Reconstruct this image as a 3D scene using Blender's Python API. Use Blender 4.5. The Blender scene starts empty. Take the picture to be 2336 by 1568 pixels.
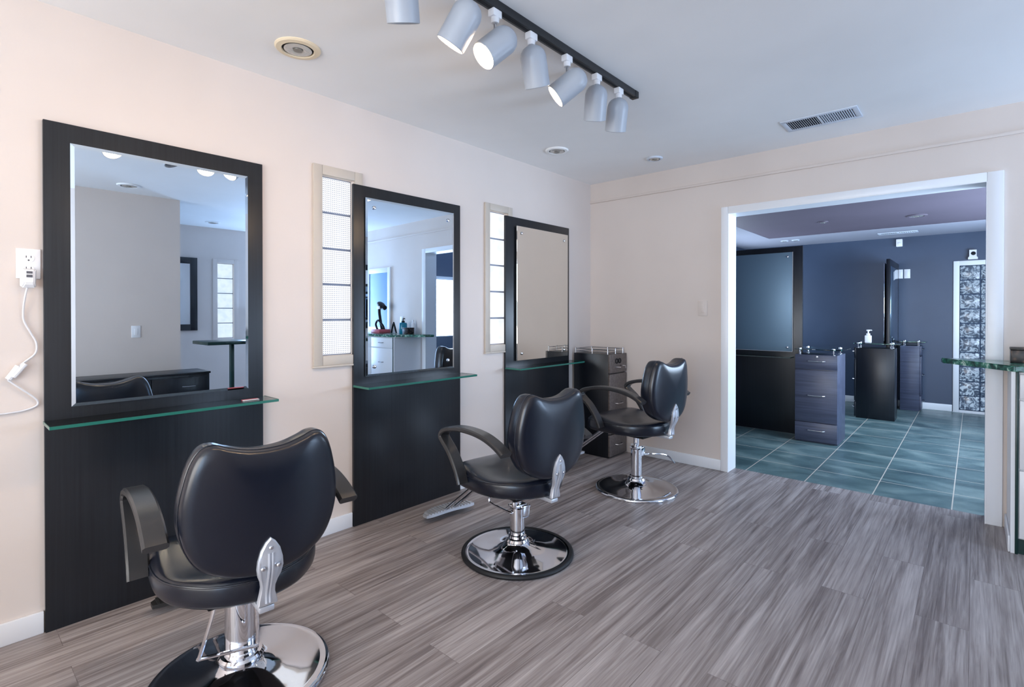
import bpy, bmesh, math, random
from mathutils import Vector, Matrix
random.seed(4)
D = bpy.data; SC = bpy.context.scene; COL = SC.collection
PI = math.pi
def rad(a): return a*PI/180
def lin(c): return tuple(((v/255)/12.92 if v/255 <= .04045 else (((v/255)+.055)/1.055)**2.4) for v in c)

# ------------------------------------------------------------------ materials
def mat(name, col=(200,200,200), rough=.5, metal=0., spec=.5, raw=None, coat=0., trans=0., ior=1.45, alpha=1.):
    m = D.materials.new(name); m.use_nodes = True
    b = m.node_tree.nodes['Principled BSDF']
    c = raw if raw else lin(col)
    b.inputs['Base Color'].default_value = (*c, 1); b.inputs['Roughness'].default_value = rough
    b.inputs['Metallic'].default_value = metal; b.inputs['Specular IOR Level'].default_value = spec
    b.inputs['Coat Weight'].default_value = coat; b.inputs['Transmission Weight'].default_value = trans
    b.inputs['IOR'].default_value = ior; b.inputs['Alpha'].default_value = alpha
    return m
def nd(m, t, **kw):
    n = m.node_tree.nodes.new(t)
    for k, v in kw.items():
        if k in n.inputs.keys(): n.inputs[k].default_value = v
        else: setattr(n, k, v)
    return n
def lk(m, a, ao, b, bi): m.node_tree.links.new(a.outputs[ao], b.inputs[bi])
def bsdf(m): return m.node_tree.nodes['Principled BSDF']
def ramp(m, stops):
    r = nd(m, 'ShaderNodeValToRGB'); e = r.color_ramp.elements
    while len(e) < len(stops): e.new(.5)
    for i, (p, c) in enumerate(stops): e[i].position = p; e[i].color = (*lin(c), 1) if max(c) > 1 else (*c, 1)
    return r
def coords(m, scale=(1,1,1), rot=(0,0,0), loc=(0,0,0)):
    g = nd(m, 'ShaderNodeNewGeometry'); mp = nd(m, 'ShaderNodeMapping')
    mp.inputs['Scale'].default_value = scale; mp.inputs['Rotation'].default_value = rot; mp.inputs['Location'].default_value = loc
    lk(m, g, 'Position', mp, 'Vector'); return mp
def bump(m, src, out, strength, dist=.01):
    b = nd(m, 'ShaderNodeBump'); b.inputs['Strength'].default_value = strength; b.inputs['Distance'].default_value = dist
    lk(m, src, out, b, 'Height'); lk(m, b, 'Normal', bsdf(m), 'Normal')

def paint(name, col, rough=.55, var=.03, bumpy=.06, spec=.35):
    m = mat(name, col, rough, spec=spec)
    n = nd(m, 'ShaderNodeTexNoise', Scale=1.3, Detail=3.0); lk(m, coords(m), 0, n, 'Vector')
    c = lin(col); lo = tuple(v*(1-var) for v in c); hi = tuple(min(1, v*(1+var)) for v in c)
    r = ramp(m, [(.35, lo), (.65, hi)]); lk(m, n, 'Fac', r, 'Fac'); lk(m, r, 'Color', bsdf(m), 'Base Color')
    n2 = nd(m, 'ShaderNodeTexNoise', Scale=160., Detail=2.0); lk(m, coords(m), 0, n2, 'Vector'); bump(m, n2, 'Fac', bumpy, .002)
    return m
M = {}
M['wall'] = paint('wall_paint', (217,206,199))
M['ceil'] = paint('ceiling_paint', (240,240,240), .7)
M['trim'] = paint('trim_gloss', (236,238,242), .3, .01, .02, .5)
M['beige'] = paint('window_trim_paint', (194,184,172), .45, .01, .02, .5)
M['border'] = paint('pale_border_paint', (160,163,176), .7)
M['navy'] = paint('navy_paint', (62,76,98), .36, .10, .06, .5)
M['tray'] = paint('mauve_ceiling_paint', (98,90,102), .6, .05)
M['plastic'] = mat('white_plastic', (236,236,238), .35)
M['plastic_grey'] = mat('grey_slot', (92,92,98), .5)
M['cord'] = mat('white_cord', (214,214,218), .45)
M['chrome'] = mat('chrome', (226,228,234), .06, 1.)
M['steel'] = mat('brushed_steel', (190,192,198), .26, 1.)
M['alu'] = mat('cast_aluminium', (204,207,214), .4, .6)
M['black_metal'] = mat('black_metal', (24,25,28), .4, .6)
M['rubber'] = mat('black_rubber', (22,23,26), .55)
M['pedal'] = mat('dark_tread', (40,40,40), .5)
M['track_black'] = mat('track_black', (26,28,32), .4)
M['lampwhite'] = mat('lamp_enamel', (172,178,187), .34)
M['cream'] = mat('cream_ring', (228,212,184), .5)
M['reflector'] = mat('reflector', (190,190,186), .25, .7)
M['dark'] = mat('dark_void', (18,20,24), .8)
M['slot'] = mat('vent_white', (206,214,226), .5)
M['bottle_white'] = mat('white_bottle', (232,232,236), .3)
M['blue_liquid'] = mat('blue_liquid', (24,140,170), .12, trans=.35)
M['label_white'] = mat('label_white', (236,236,240), .5)
M['pink'] = mat('pink_plastic', (196,96,110), .4)
M['red'] = mat('red_plastic', (176,66,80), .4)
M['whitecab'] = paint('white_cabinet_lacquer', (232,234,238), .3, .01, .01, .5)

# black laminate with a fine vertical grain
def laminate(name, dark, light, rough=.34, sc=(90,90,1.6)):
    m = mat(name, dark, rough, spec=.55)
    n = nd(m, 'ShaderNodeTexNoise', Scale=1.0, Detail=5.0, Roughness=.65); lk(m, coords(m, sc), 0, n, 'Vector')
    r = ramp(m, [(.3, dark), (.72, light)]); lk(m, n, 'Fac', r, 'Fac'); lk(m, r, 'Color', bsdf(m), 'Base Color')
    rr = nd(m, 'ShaderNodeMapRange'); rr.inputs['To Min'].default_value = rough-.03; rr.inputs['To Max'].default_value = rough+.08
    lk(m, n, 'Fac', rr, 'Value'); lk(m, rr, 'Result', bsdf(m), 'Roughness')
    bump(m, n, 'Fac', .035, .001)
    return m
M['lam'] = laminate('black_laminate', (19,22,28), (31,35,41), .29)
M['lamdrawer'] = laminate('grey_brown_laminate', (78,70,68), (112,102,98), .36, (1.8,60,60))
M['lamnavy'] = laminate('blue_black_laminate', (54,58,76), (80,86,108), .34, (2,40,40))
M['lamblack'] = laminate('deep_black_laminate', (9,12,18), (20,24,33), .28)

# leather
def leather(name, col, rough):
    m = mat(name, col, rough, spec=.55)
    bsdf(m).inputs['Coat Weight'].default_value = .22; bsdf(m).inputs['Coat Roughness'].default_value = .22
    n = nd(m, 'ShaderNodeTexVoronoi', Scale=260.); tc = nd(m, 'ShaderNodeTexCoord'); lk(m, tc, 'Object', n, 'Vector'); bump(m, n, 'Distance', .05, .001)
    return m
M['leather'] = leather('black_vinyl', (13,18,31), .30)
M['arm'] = leather('black_armrest', (44,44,46), .3)

# mirrors, glass
M['mirror'] = mat('mirror_silver', (224,240,255), .0, 1.)
M['mirror_warm'] = mat('mirror_silver_warm', (242,242,238), .0, 1.)
M['mirror_dim'] = mat('mirror_silver_dim', (150,176,196), .04, 1.)
def glass(name, tint, fac=.12, rough=.02):
    m = D.materials.new(name); m.use_nodes = True; t = m.node_tree; t.nodes.clear()
    o = t.nodes.new('ShaderNodeOutputMaterial'); mx = t.nodes.new('ShaderNodeMixShader'); tr = t.nodes.new('ShaderNodeBsdfTransparent'); gl = t.nodes.new('ShaderNodeBsdfGlossy')
    tr.inputs['Color'].default_value = (*tint, 1); gl.inputs['Roughness'].default_value = rough
    fr = t.nodes.new('ShaderNodeFresnel'); fr.inputs['IOR'].default_value = 1.5
    ma = t.nodes.new('ShaderNodeMath'); ma.operation = 'ADD'; ma.use_clamp = True; ma.inputs[1].default_value = fac
    t.links.new(fr.outputs[0], ma.inputs[0]); t.links.new(ma.outputs[0], mx.inputs[0]); t.links.new(tr.outputs[0], mx.inputs[1]); t.links.new(gl.outputs[0], mx.inputs[2]); t.links.new(mx.outputs[0], o.inputs[0])
    return m
M['pane'] = glass('clear_pane', (.96,.97,.98), .0)
M['shelfglass'] = glass('shelf_glass', (.42,.72,.66), .10)
M['glassedge'] = mat('green_glass_edge', (44,108,96), .15, spec=.6)
M['frost'] = mat('frosted_mirror', (112,134,150), .42, .6)

# glass block lit by the daylight outside
def blockmat(name, strength, c_hi, c_lo, kind):
    m = mat(name, (220,226,232), .15)
    tc = coords(m)
    if kind == 'diamond':
        sep = nd(m, 'ShaderNodeSeparateXYZ'); lk(m, tc, 0, sep, 0)
        def sw(sign):
            a = nd(m, 'ShaderNodeMath', operation='MULTIPLY_ADD'); lk(m, sep, 1, a, 0); a.inputs[1].default_value = sign; lk(m, sep, 2, a, 2)
            b = nd(m, 'ShaderNodeMath', operation='MULTIPLY'); lk(m, a, 0, b, 0); b.inputs[1].default_value = 2*PI/.0225
            c = nd(m, 'ShaderNodeMath', operation='SINE'); lk(m, b, 0, c, 0); return c
        s = nd(m, 'ShaderNodeMath', operation='MULTIPLY'); lk(m, sw(1.), 0, s, 0); lk(m, sw(-1.), 0, s, 1)
        src, out, st = s, 0, [(.0, c_lo), (.5, c_hi)]
        mr = nd(m, 'ShaderNodeMapRange'); mr.inputs['From Min'].default_value = -1; mr.inputs['From Max'].default_value = .6; lk(m, s, 0, mr, 'Value'); src, out = mr, 'Result'
    elif kind == 'plain':
        n = nd(m, 'ShaderNodeTexNoise', Scale=14., Detail=1.); lk(m, tc, 0, n, 'Vector'); src, out, st = n, 'Fac', [(.3, c_lo), (.6, c_hi)]
    else:
        n = nd(m, 'ShaderNodeTexNoise', Scale=17., Detail=2., Distortion=2.2); lk(m, tc, 0, n, 'Vector'); src, out, st = n, 'Fac', [(.42, c_lo), (.5, tuple((a+b)/2 for a, b in zip(c_lo, c_hi))), (.60, c_hi)]
    r = ramp(m, st); lk(m, src, out, r, 'Fac'); lk(m, r, 'Color', bsdf(m), 'Emission Color'); bsdf(m).inputs['Emission Strength'].default_value = strength
    bsdf(m).inputs['Base Color'].default_value = (.08,.09,.10,1)
    bump(m, src, out, .3, .004)
    return m
M['blk1'] = blockmat('glass_block_diamond', .95, (255,255,255), (66,92,140), 'diamond')
M['blk2'] = blockmat('glass_block_plain', .98, (255,255,255), (238,243,250), 'plain')
M['blk3'] = blockmat('glass_block_wavy', .62, (184,212,242), (26,46,78), 'wavy')
M['mortar'] = mat('block_mortar', (120,130,150), .7)
M['mortar_dark'] = mat('block_mortar_dark', (44,62,86), .6)
def emis(name, col, s):
    m = mat(name, col, .4); bsdf(m).inputs['Emission Color'].default_value = (*lin(col), 1); bsdf(m).inputs['Emission Strength'].default_value = s; return m
M['bulb'] = emis('lit_bulb', (255,220,178), 115.)
M['bulb_off'] = mat('unlit_bulb', (120,116,108), .3)

# wood plank floor, planks run along y
def woodfloor():
    m = mat('grey_plank', (140,130,128), .4, spec=.42)
    mp = coords(m, (1,1,1), (0,0,PI/2))
    br = nd(m, 'ShaderNodeTexBrick', offset=.37, offset_frequency=2, squash=1.)
    br.inputs['Scale'].default_value = 1.; br.inputs['Mortar Size'].default_value = .0012; br.inputs['Mortar Smooth'].default_value = .2
    br.inputs['Brick Width'].default_value = 1.45; br.inputs['Row Height'].default_value = .168; br.inputs['Bias'].default_value = 0.
    br.inputs['Color1'].default_value = (0,0,0,1); br.inputs['Color2'].default_value = (1,1,1,1); br.inputs['Mortar'].default_value = (.2,.2,.2,1)
    lk(m, mp, 0, br, 'Vector')
    # per plank offset of the grain
    g = nd(m, 'ShaderNodeNewGeometry'); cb = nd(m, 'ShaderNodeVectorMath', operation='MULTIPLY_ADD')
    lk(m, br, 'Color', cb, 0); cb.inputs[1].default_value = (7.3,11.1,5.7); lk(m, g, 'Position', cb, 2)
    def streak(sx, sy, det, dist):
        mm = nd(m, 'ShaderNodeMapping'); mm.inputs['Scale'].default_value = (sx, sy, 1); lk(m, cb, 0, mm, 'Vector')
        n = nd(m, 'ShaderNodeTexNoise', Scale=1., Detail=det, Roughness=.6, Distortion=dist); lk(m, mm, 0, n, 'Vector'); return n
    a = streak(42, 1.3, 7., .8); b = streak(9, .8, 3., .9); c = streak(150, 4, 3., .2)
    ad = nd(m, 'ShaderNodeMath', operation='MULTIPLY_ADD'); lk(m, a, 'Fac', ad, 0); ad.inputs[1].default_value = .50
    a2 = nd(m, 'ShaderNodeMath', operation='MULTIPLY_ADD'); lk(m, b, 'Fac', a2, 0); a2.inputs[1].default_value = .26; lk(m, c, 'Fac', ad, 2)
    sc = nd(m, 'ShaderNodeMath', operation='MULTIPLY'); lk(m, c, 'Fac', sc, 0); sc.inputs[1].default_value = .22; lk(m, sc, 0, ad, 2); lk(m, ad, 0, a2, 2)
    a3 = nd(m, 'ShaderNodeMath', operation='MULTIPLY_ADD'); lk(m, br, 'Color', a3, 0); a3.inputs[1].default_value = .055; lk(m, a2, 0, a3, 2)
    r = ramp(m, [(.35, (92,83,82)), (.46, (130,120,118)), (.55, (160,151,149)), (.66, (188,180,178))]); lk(m, a3, 0, r, 'Fac')
    mx = nd(m, 'ShaderNodeMix', data_type='RGBA', blend_type='MULTIPLY'); lk(m, br, 'Fac', mx, 0); lk(m, r, 'Color', mx, 6); mx.inputs[7].default_value = (.68,.66,.66,1)
    lk(m, mx, 2, bsdf(m), 'Base Color')
    rr = nd(m, 'ShaderNodeMapRange'); rr.inputs['To Min'].default_value = .46; rr.inputs['To Max'].default_value = .34; lk(m, a2, 0, rr, 'Value'); lk(m, rr, 'Result', bsdf(m), 'Roughness')
    bump(m, a2, 0, .14, .002)
    return m
M['wood'] = woodfloor()
def tilefloor():
    m = mat('slate_tile', (70,100,112), .3, spec=.5)
    mp = coords(m, (1,1,1), (0,0,0), (-.113,-.107,0))
    br = nd(m, 'ShaderNodeTexBrick', offset=0.); br.inputs['Scale'].default_value = 1.; br.inputs['Mortar Size'].default_value = .0035; br.inputs['Mortar Smooth'].default_value = .1
    br.inputs['Brick Width'].default_value = .4137; br.inputs['Row Height'].default_value = .4137
    br.inputs['Color1'].default_value = (0,0,0,1); br.inputs['Color2'].default_value = (1,1,1,1); lk(m, mp, 0, br, 'Vector')
    n = nd(m, 'ShaderNodeTexNoise', Scale=1., Detail=5., Distortion=.6); lk(m, coords(m, (2.4,4.2,1)), 0, n, 'Vector')
    a = nd(m, 'ShaderNodeMath', operation='MULTIPLY_ADD'); lk(m, br, 'Color', a, 0); a.inputs[1].default_value = .12; lk(m, n, 'Fac', a, 2)
    r = ramp(m, [(.34, (62,84,88)), (.55, (88,112,114)), (.76, (128,148,146))]); lk(m, a, 0, r, 'Fac')
    mx = nd(m, 'ShaderNodeMix', data_type='RGBA'); lk(m, br, 'Fac', mx, 0); lk(m, r, 'Color', mx, 6); mx.inputs[7].default_value = (*lin((196,188,176)), 1); lk(m, mx, 2, bsdf(m), 'Base Color')
    bump(m, n, 'Fac', .1, .003)
    return m
M['tile'] = tilefloor()
def marble():
    m = mat('green_marble', (30,80,70), .18, spec=.6)
    n = nd(m, 'ShaderNodeTexNoise', Scale=22., Detail=6., Distortion=1.4); lk(m, coords(m), 0, n, 'Vector')
    r = ramp(m, [(.36, (18,56,48)), (.5, (40,98,84)), (.58, (78,140,120)), (.66, (180,205,192))]); lk(m, n, 'Fac', r, 'Fac'); lk(m, r, 'Color', bsdf(m), 'Base Color'); return m
M['marble'] = marble()
M['legdark'] = mat('dark_green_panel', (18,48,46), .3)
def boxmat():
    m = mat('speckled_box', (40,32,30), .4)
    n = nd(m, 'ShaderNodeTexVoronoi', Scale=38.); lk(m, coords(m), 0, n, 'Vector')
    r = ramp(m, [(.15, (120,92,76)), (.4, (52,40,38)), (.6, (18,17,20))]); lk(m, n, 'Distance', r, 'Fac'); lk(m, r, 'Color', bsdf(m), 'Base Color'); return m
M['boxmat'] = boxmat()

# ------------------------------------------------------------------ mesh tools
def box(bm, lo, hi, bev=0., seg=2):
    x0,y0,z0 = lo; x1,y1,z1 = hi
    v = [bm.verts.new(c) for c in ((x0,y0,z0),(x1,y0,z0),(x1,y1,z0),(x0,y1,z0),(x0,y0,z1),(x1,y0,z1),(x1,y1,z1),(x0,y1,z1))]
    f = [bm.faces.new([v[i] for i in q]) for q in ((0,3,2,1),(4,5,6,7),(0,1,5,4),(1,2,6,5),(2,3,7,6),(3,0,4,7))]
    if bev > 0:
        es = list({e for q in f for e in q.edges}); bmesh.ops.bevel(bm, geom=es, offset=bev, segments=seg, affect='EDGES', profile=.5)
def prism(bm, poly, z0, z1, bev=0.):
    a = [bm.verts.new((x,y,z0)) for x,y in poly]; b = [bm.verts.new((x,y,z1)) for x,y in poly]; n = len(poly)
    f = [bm.faces.new(a[::-1]), bm.faces.new(b)] + [bm.faces.new((a[i],a[(i+1)%n],b[(i+1)%n],b[i])) for i in range(n)]
    if bev: bmesh.ops.bevel(bm, geom=list({e for q in f for e in q.edges}), offset=bev, segments=2, affect='EDGES')
def loft(bm, rings, cap0=True, cap1=True, closed=True):
    vs = [[bm.verts.new(p) for p in r] for r in rings]; n = len(vs[0])
    for a, b in zip(vs[:-1], vs[1:]):
        for i in range(n if closed else n-1):
            j = (i+1) % n
            bm.faces.new((a[i], a[j], b[j], b[i]))
    if cap0: bm.faces.new(vs[0][::-1])
    if cap1: bm.faces.new(vs[-1])
def frame_of(t, up=Vector((0,0,1))):
    t = t.normalized()
    if abs(t.dot(up)) > .98: up = Vector((1,0,0))
    s = t.cross(up).normalized(); return s, s.cross(t).normalized()
def tube(bm, pts, r, seg=10, caps=True):
    pts = [Vector(p) for p in pts]; rings = []; s = None
    for i, p in enumerate(pts):
        t = (pts[min(i+1,len(pts)-1)] - pts[max(i-1,0)])
        if s is None: s, u = frame_of(t)
        else:
            t.normalize(); s = (s - t*s.dot(t)); s.normalize(); u = s.cross(t).normalized()
        rr = r[i] if isinstance(r, (list, tuple)) else r
        rings.append([p + (s*math.cos(2*PI*k/seg) + u*math.sin(2*PI*k/seg))*rr for k in range(seg)])
    loft(bm, rings, caps, caps)
def lathe(bm, prof, seg=32, org=(0,0,0), axis=(0,0,1), caps=True):
    o = Vector(org); z = Vector(axis).normalized(); s, u = frame_of(z)
    rings = [[o + z*h + (s*math.cos(2*PI*k/seg) + u*math.sin(2*PI*k/seg))*max(r, 1e-4) for k in range(seg)] for r, h in prof]
    loft(bm, rings, caps, caps)
def catmull(pts, n=8, closed=False):
    P = [Vector(p) for p in pts]; m = len(P); out = []
    rng = range(m if closed else m-1)
    for i in rng:
        g = (lambda k: P[k % m]) if closed else (lambda k: P[min(max(k,0),m-1)])
        p0,p1,p2,p3 = g(i-1),g(i),g(i+1),g(i+2)
        for k in range(n):
            t = k/n; out.append(.5*((2*p1)+(p2-p0)*t+(2*p0-5*p1+4*p2-p3)*t*t+(3*p1-p0-3*p2+p3)*t**3))
    if not closed: out.append(P[-1])
    return out
def build(name, bm, material, parent=None, smooth=True, angle=35):
    bmesh.ops.recalc_face_normals(bm, faces=bm.faces)
    me = D.meshes.new(name); bm.to_mesh(me); bm.free()
    o = D.objects.new(name, me); COL.objects.link(o)
    for mm in (material if isinstance(material, (list, tuple)) else [material]): me.materials.append(mm)
    if smooth:
        for p in me.polygons: p.use_smooth = True
        try: me.set_sharp_from_angle(angle=rad(angle))
        except Exception: pass
    if parent: o.parent = parent
    return o
def B(): return bmesh.new()
def quick(name, lo, hi, material, parent=None, bev=0.):
    b = B(); box(b, lo, hi, bev); return build(name, b, material, parent)
def thing(name, label, cat, loc=(0,0,0), rotz=0., group=None):
    o = D.objects.new(name, None); COL.objects.link(o); o.location = loc; o.rotation_euler = (0,0,rotz); o.empty_display_size = .1
    return tag(o, label, cat, group)
def tag(o, label, cat, group=None):
    o['label'] = label; o['category'] = cat
    if group: o['group'] = group
    return o
def struct(o): o['kind'] = 'structure'; return o
def sempty(name, loc=(0,0,0)):
    o = D.objects.new(name, None); COL.objects.link(o); o.location = loc; o['kind'] = 'structure'; return o

# ------------------------------------------------------------------ the rooms
H = 2.443; FY = -6.6; RX = 5.4; WT = .14; H2 = 2.24; BY = 4.42; R2X = 3.6
struct(quick('floor', (0,FY,-.06), (RX,WT,0), M['wood']))
struct(quick('floor_tile', (0,WT,-.06), (R2X,BY,-.0005), M['tile']))
struct(quick('ceiling', (0,FY,H), (RX,0,H+.06), M['ceil']))
def wall_holes(name, axis, const0, const1, a0, a1, z0, z1, holes, material):
    """a wall slab along one axis with rectangular openings; holes = (a0,a1,z0,z1)"""
    b = B(); hs = sorted(holes)
    def bx(p, q, r, s):
        if q-p < 1e-4 or s-r < 1e-4: return
        if axis == 'y': box(b, (const0,p,r), (const1,q,s))
        else: box(b, (p,const0,r), (q,const1,s))
    cur = a0
    for h in hs:
        bx(cur, h[0], z0, z1); bx(h[0], h[1], z0, h[2]); bx(h[0], h[1], h[3], z1); cur = h[1]
    bx(cur, a1, z0, z1)
    return struct(build(name, b, material, smooth=False))
W1 = (-2.695,-2.495,1.0,2.005); W2 = (-1.37,-1.17,1.0,2.005)
wall_holes('wall_left', 'y', -.12, 0, FY, 0, 0, H, [W1, W2], M['wall'])
DX0, DX1, DZ = 1.268, 2.75, 2.012
wall_holes('wall_back', 'x', 0, WT, 0, RX, 0, H, [(DX0, DX1, 0, DZ)], M['wall'])
W3 = (-1.41,-1.19,.88,1.95); W7 = (-1.02,-.12,.3,2.15)  # second opening is unseen, added to let cool light in
wall_holes('wall_right', 'y', RX, RX+.12, FY, WT, 0, H, [W3, W7], M['wall'])
SF = (.5, 4.9, .35, 2.3)  # unseen shop front, added as the main entry for daylight
wall_holes('wall_front', 'x', FY-.12, FY, 0, RX, 0, H, [SF], M['wall'])
struct(quick('wall_stub', (3.7,FY,0), (3.86,-2.35,H), M['wall']))
# second room
W9 = (2.35,4.05,.9,1.85)  # unseen opening added to light the navy back wall
wall_holes('wall_left_navy', 'y', -.12, 0, WT, BY, 0, H2+.25, [W9], M['navy'])
wall_holes('wall_back_navy', 'x', BY, BY+.12, 0, R2X, 0, H2+.25, [(2.556, 3.14, .03, 1.83)], M['navy'])
WR = (.2, 3.4, .88, 1.80)
wall_holes('wall_right_navy', 'y', R2X, R2X+.12, WT, BY, 0, H2+.25, [WR], M['navy'])
b = B(); t0 = (.62,.75,3.0,3.42)     # soffit border round a mauve tray
box(b, (0,WT,H2), (R2X,t0[1],H2+.05)); box(b, (0,t0[3],H2), (R2X,BY,H2+.05)); box(b, (0,t0[1],H2), (t0[0],t0[3],H2+.05)); box(b, (t0[2],t0[1],H2), (R2X,t0[3],H2+.05))
struct(build('ceiling_border', b, M['border'], smooth=False))
struct(quick('ceiling_tray', (t0[0],t0[1],H2+.004), (t0[2],t0[3],H2+.08), M['tray']))

# baseboards
def baseboard(name, runs, parent=None):
    b = B()
    for lo, hi in runs: box(b, lo, hi, .004)
    return struct(build(name, b, M['trim']))
bt, bh = .014, .085
baseboard('baseboard_left', [((0,FY,0),(bt,-3.848,bh)), ((0,-3.018,0),(bt,-2.512,bh)), ((0,-1.678,0),(bt,-1.207,bh))])
baseboard('baseboard_back', [((.43,-bt,0),(1.214,0,bh)), ((4.0,-bt,0),(RX,0,bh))])
baseboard('baseboard_right', [((RX-bt,FY,0),(RX,-bt,bh))])
baseboard('baseboard_navy', [((0,BY-bt,0),(2.49,BY,bh)), ((0,WT,0),(bt,BY-bt,bh))])
# picture-rail reveal line on the back wall
b = B(); box(b, (.0,-.013,2.262), (RX,0,2.282), .003); struct(build('trim_1', b, M['wall']))
# cased opening: architrave both sides, head, and jamb lining
def casing(name, x0, x1, top, w, parent=None, y=-.018, y1=WT+.018):
    e = sempty(name)
    b = B(); box(b, (x0-w,y,0), (x0,0,top+w), .004); box(b, (x1,y,0), (x1+w+.02,0,top+w), .004); box(b, (x0,y,top), (x1,0,top+w), .004); build('casing', b, M['trim'], e)
    b = B(); box(b, (x0-.001,-.017,0), (x0+.003,y1,top)); box(b, (x1-.003,-.017,0), (x1+.001,y1,top)); box(b, (x0+.003,-.017,top-.004), (x1-.003,y1,top+.001)); build('jamb', b, M['trim'], e, smooth=False)
    return e
casing('door_1', DX0, DX1, DZ, .053)
# glass block windows
def block_window(name, axis, const, a0, z0, cols, rows, pw, ph, mblk, mmor, depth, cw, sign, tmat, sill=True, top_extra=0.):
    """axis: along which the columns run. const: wall face; sign: which way the room lies"""
    e = sempty(name)
    A1, Z1 = a0+cols*pw, z0+rows*ph
    def bx(b, p, q, r, s, d0, d1, bev=0.):
        lo, hi = min(const+sign*d0, const+sign*d1), max(const+sign*d0, const+sign*d1)
        if axis == 'y': box(b, (lo,p,r), (hi,q,s), bev)
        else: box(b, (p,lo,r), (q,hi,s), bev)
    b = B()
    bx(b, a0-cw, a0, z0-cw, Z1+cw, -.002, .016, .003); bx(b, A1, A1+cw, z0-cw, Z1+cw, -.002, .016, .003)
    bx(b, a0, A1, Z1, Z1+cw, -.002, .016, .003); bx(b, a0, A1, z0-cw, z0, -.002, .016, .003)
    build('window_frame', b, tmat, e)
    if sill:
        b = B(); bx(b, a0-cw-.002, A1+cw, z0-cw-.012, z0-cw, -.002, .0185, .003); build('window_sill', b, tmat, e)
    b = B(); bx(b, a0, A1, z0, Z1, -depth-.05, -depth-.012); build('mortar', b, mmor, e)
    g = .006
    for i in range(cols):
        for j in range(rows):
            b = B(); bx(b, a0+i*pw+g, a0+(i+1)*pw-g, z0+j*ph+g, z0+(j+1)*ph-g, -depth-.04, -depth, .006); build('glass_block', b, mblk, e)
    return e
block_window('window_1', 'y', 0., W1[0], 1.0, 1, 5, .2, .201, M['blk1'], M['mortar'], .02, .052, 1, M['beige'])
block_window('window_2', 'y', 0., W2[0], 1.0, 1, 5, .2, .201, M['blk2'], M['mortar'], .02, .05, 1, M['beige'])
block_window('window_3', 'y', RX, W3[0], .88, 1, 5, .22, .214, M['blk2'], M['mortar'], .02, .06, -1, M['wall'])
block_window('window_4', 'x', BY, 2.556, .03, 3, 10, .1947, .18, M['blk3'], M['mortar_dark'], .015, .058, -1, M['trim'], sill=False)
# unseen shop-front window added behind the camera, and the side window of the tiled room
def glazed(name, axis, const, a0, a1, z0, z1, nmull, fw=.05):
    e = sempty(name); b = B()
    def bx(p, q, r, s, d): 
        if axis == 'x': box(b, (p,const-d,r), (q,const+d,s))
        else: box(b, (const-d,p,r), (const+d,q,s))
    bx(a0,a0+fw,z0,z1,.03); bx(a1-fw,a1,z0,z1,.03); bx(a0,a1,z0,z0+fw,.03); bx(a0,a1,z1-fw,z1,.03)
    for k in range(1, nmull): 
        c = a0+(a1-a0)*k/nmull; bx(c-fw/2,c+fw/2,z0,z1,.03)
    build('window_frame', b, M['trim'], e, smooth=False)
    b = B(); bx(a0,a1,z0,z1,.003); build('pane', b, M['pane'], e, smooth=False); return e
glazed('added_window_5', 'x', FY-.06, *SF[:2], *SF[2:], 3)
glazed('window_6', 'y', R2X+.06, *WR[:2], *WR[2:], 3)

glazed('added_window_7', 'y', RX+.06, *W7[:2], *W7[2:], 1)  # unseen side window, added for cool light from the right
glazed('added_window_9', 'y', -.06, *W9[:2], *W9[2:], 2)  # unseen window hidden by the partition, added to brighten the navy wall
e = sempty('window_8'); M['bluepane'] = mat('blue_pane', (112,150,184), .2)
b = B(); box(b, (3.56,-.022,.99), (3.63,0,1.88), .003); box(b, (4.12,-.022,.99), (4.19,0,1.88), .003); box(b, (3.63,-.022,1.81), (4.12,0,1.88), .003); box(b, (3.63,-.022,.99), (4.12,0,1.04), .003); build('window_frame', b, M['trim'], e)
quick('pane', (3.63,-.010,1.04), (4.12,-.001,1.81), M['bluepane'], e)
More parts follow.
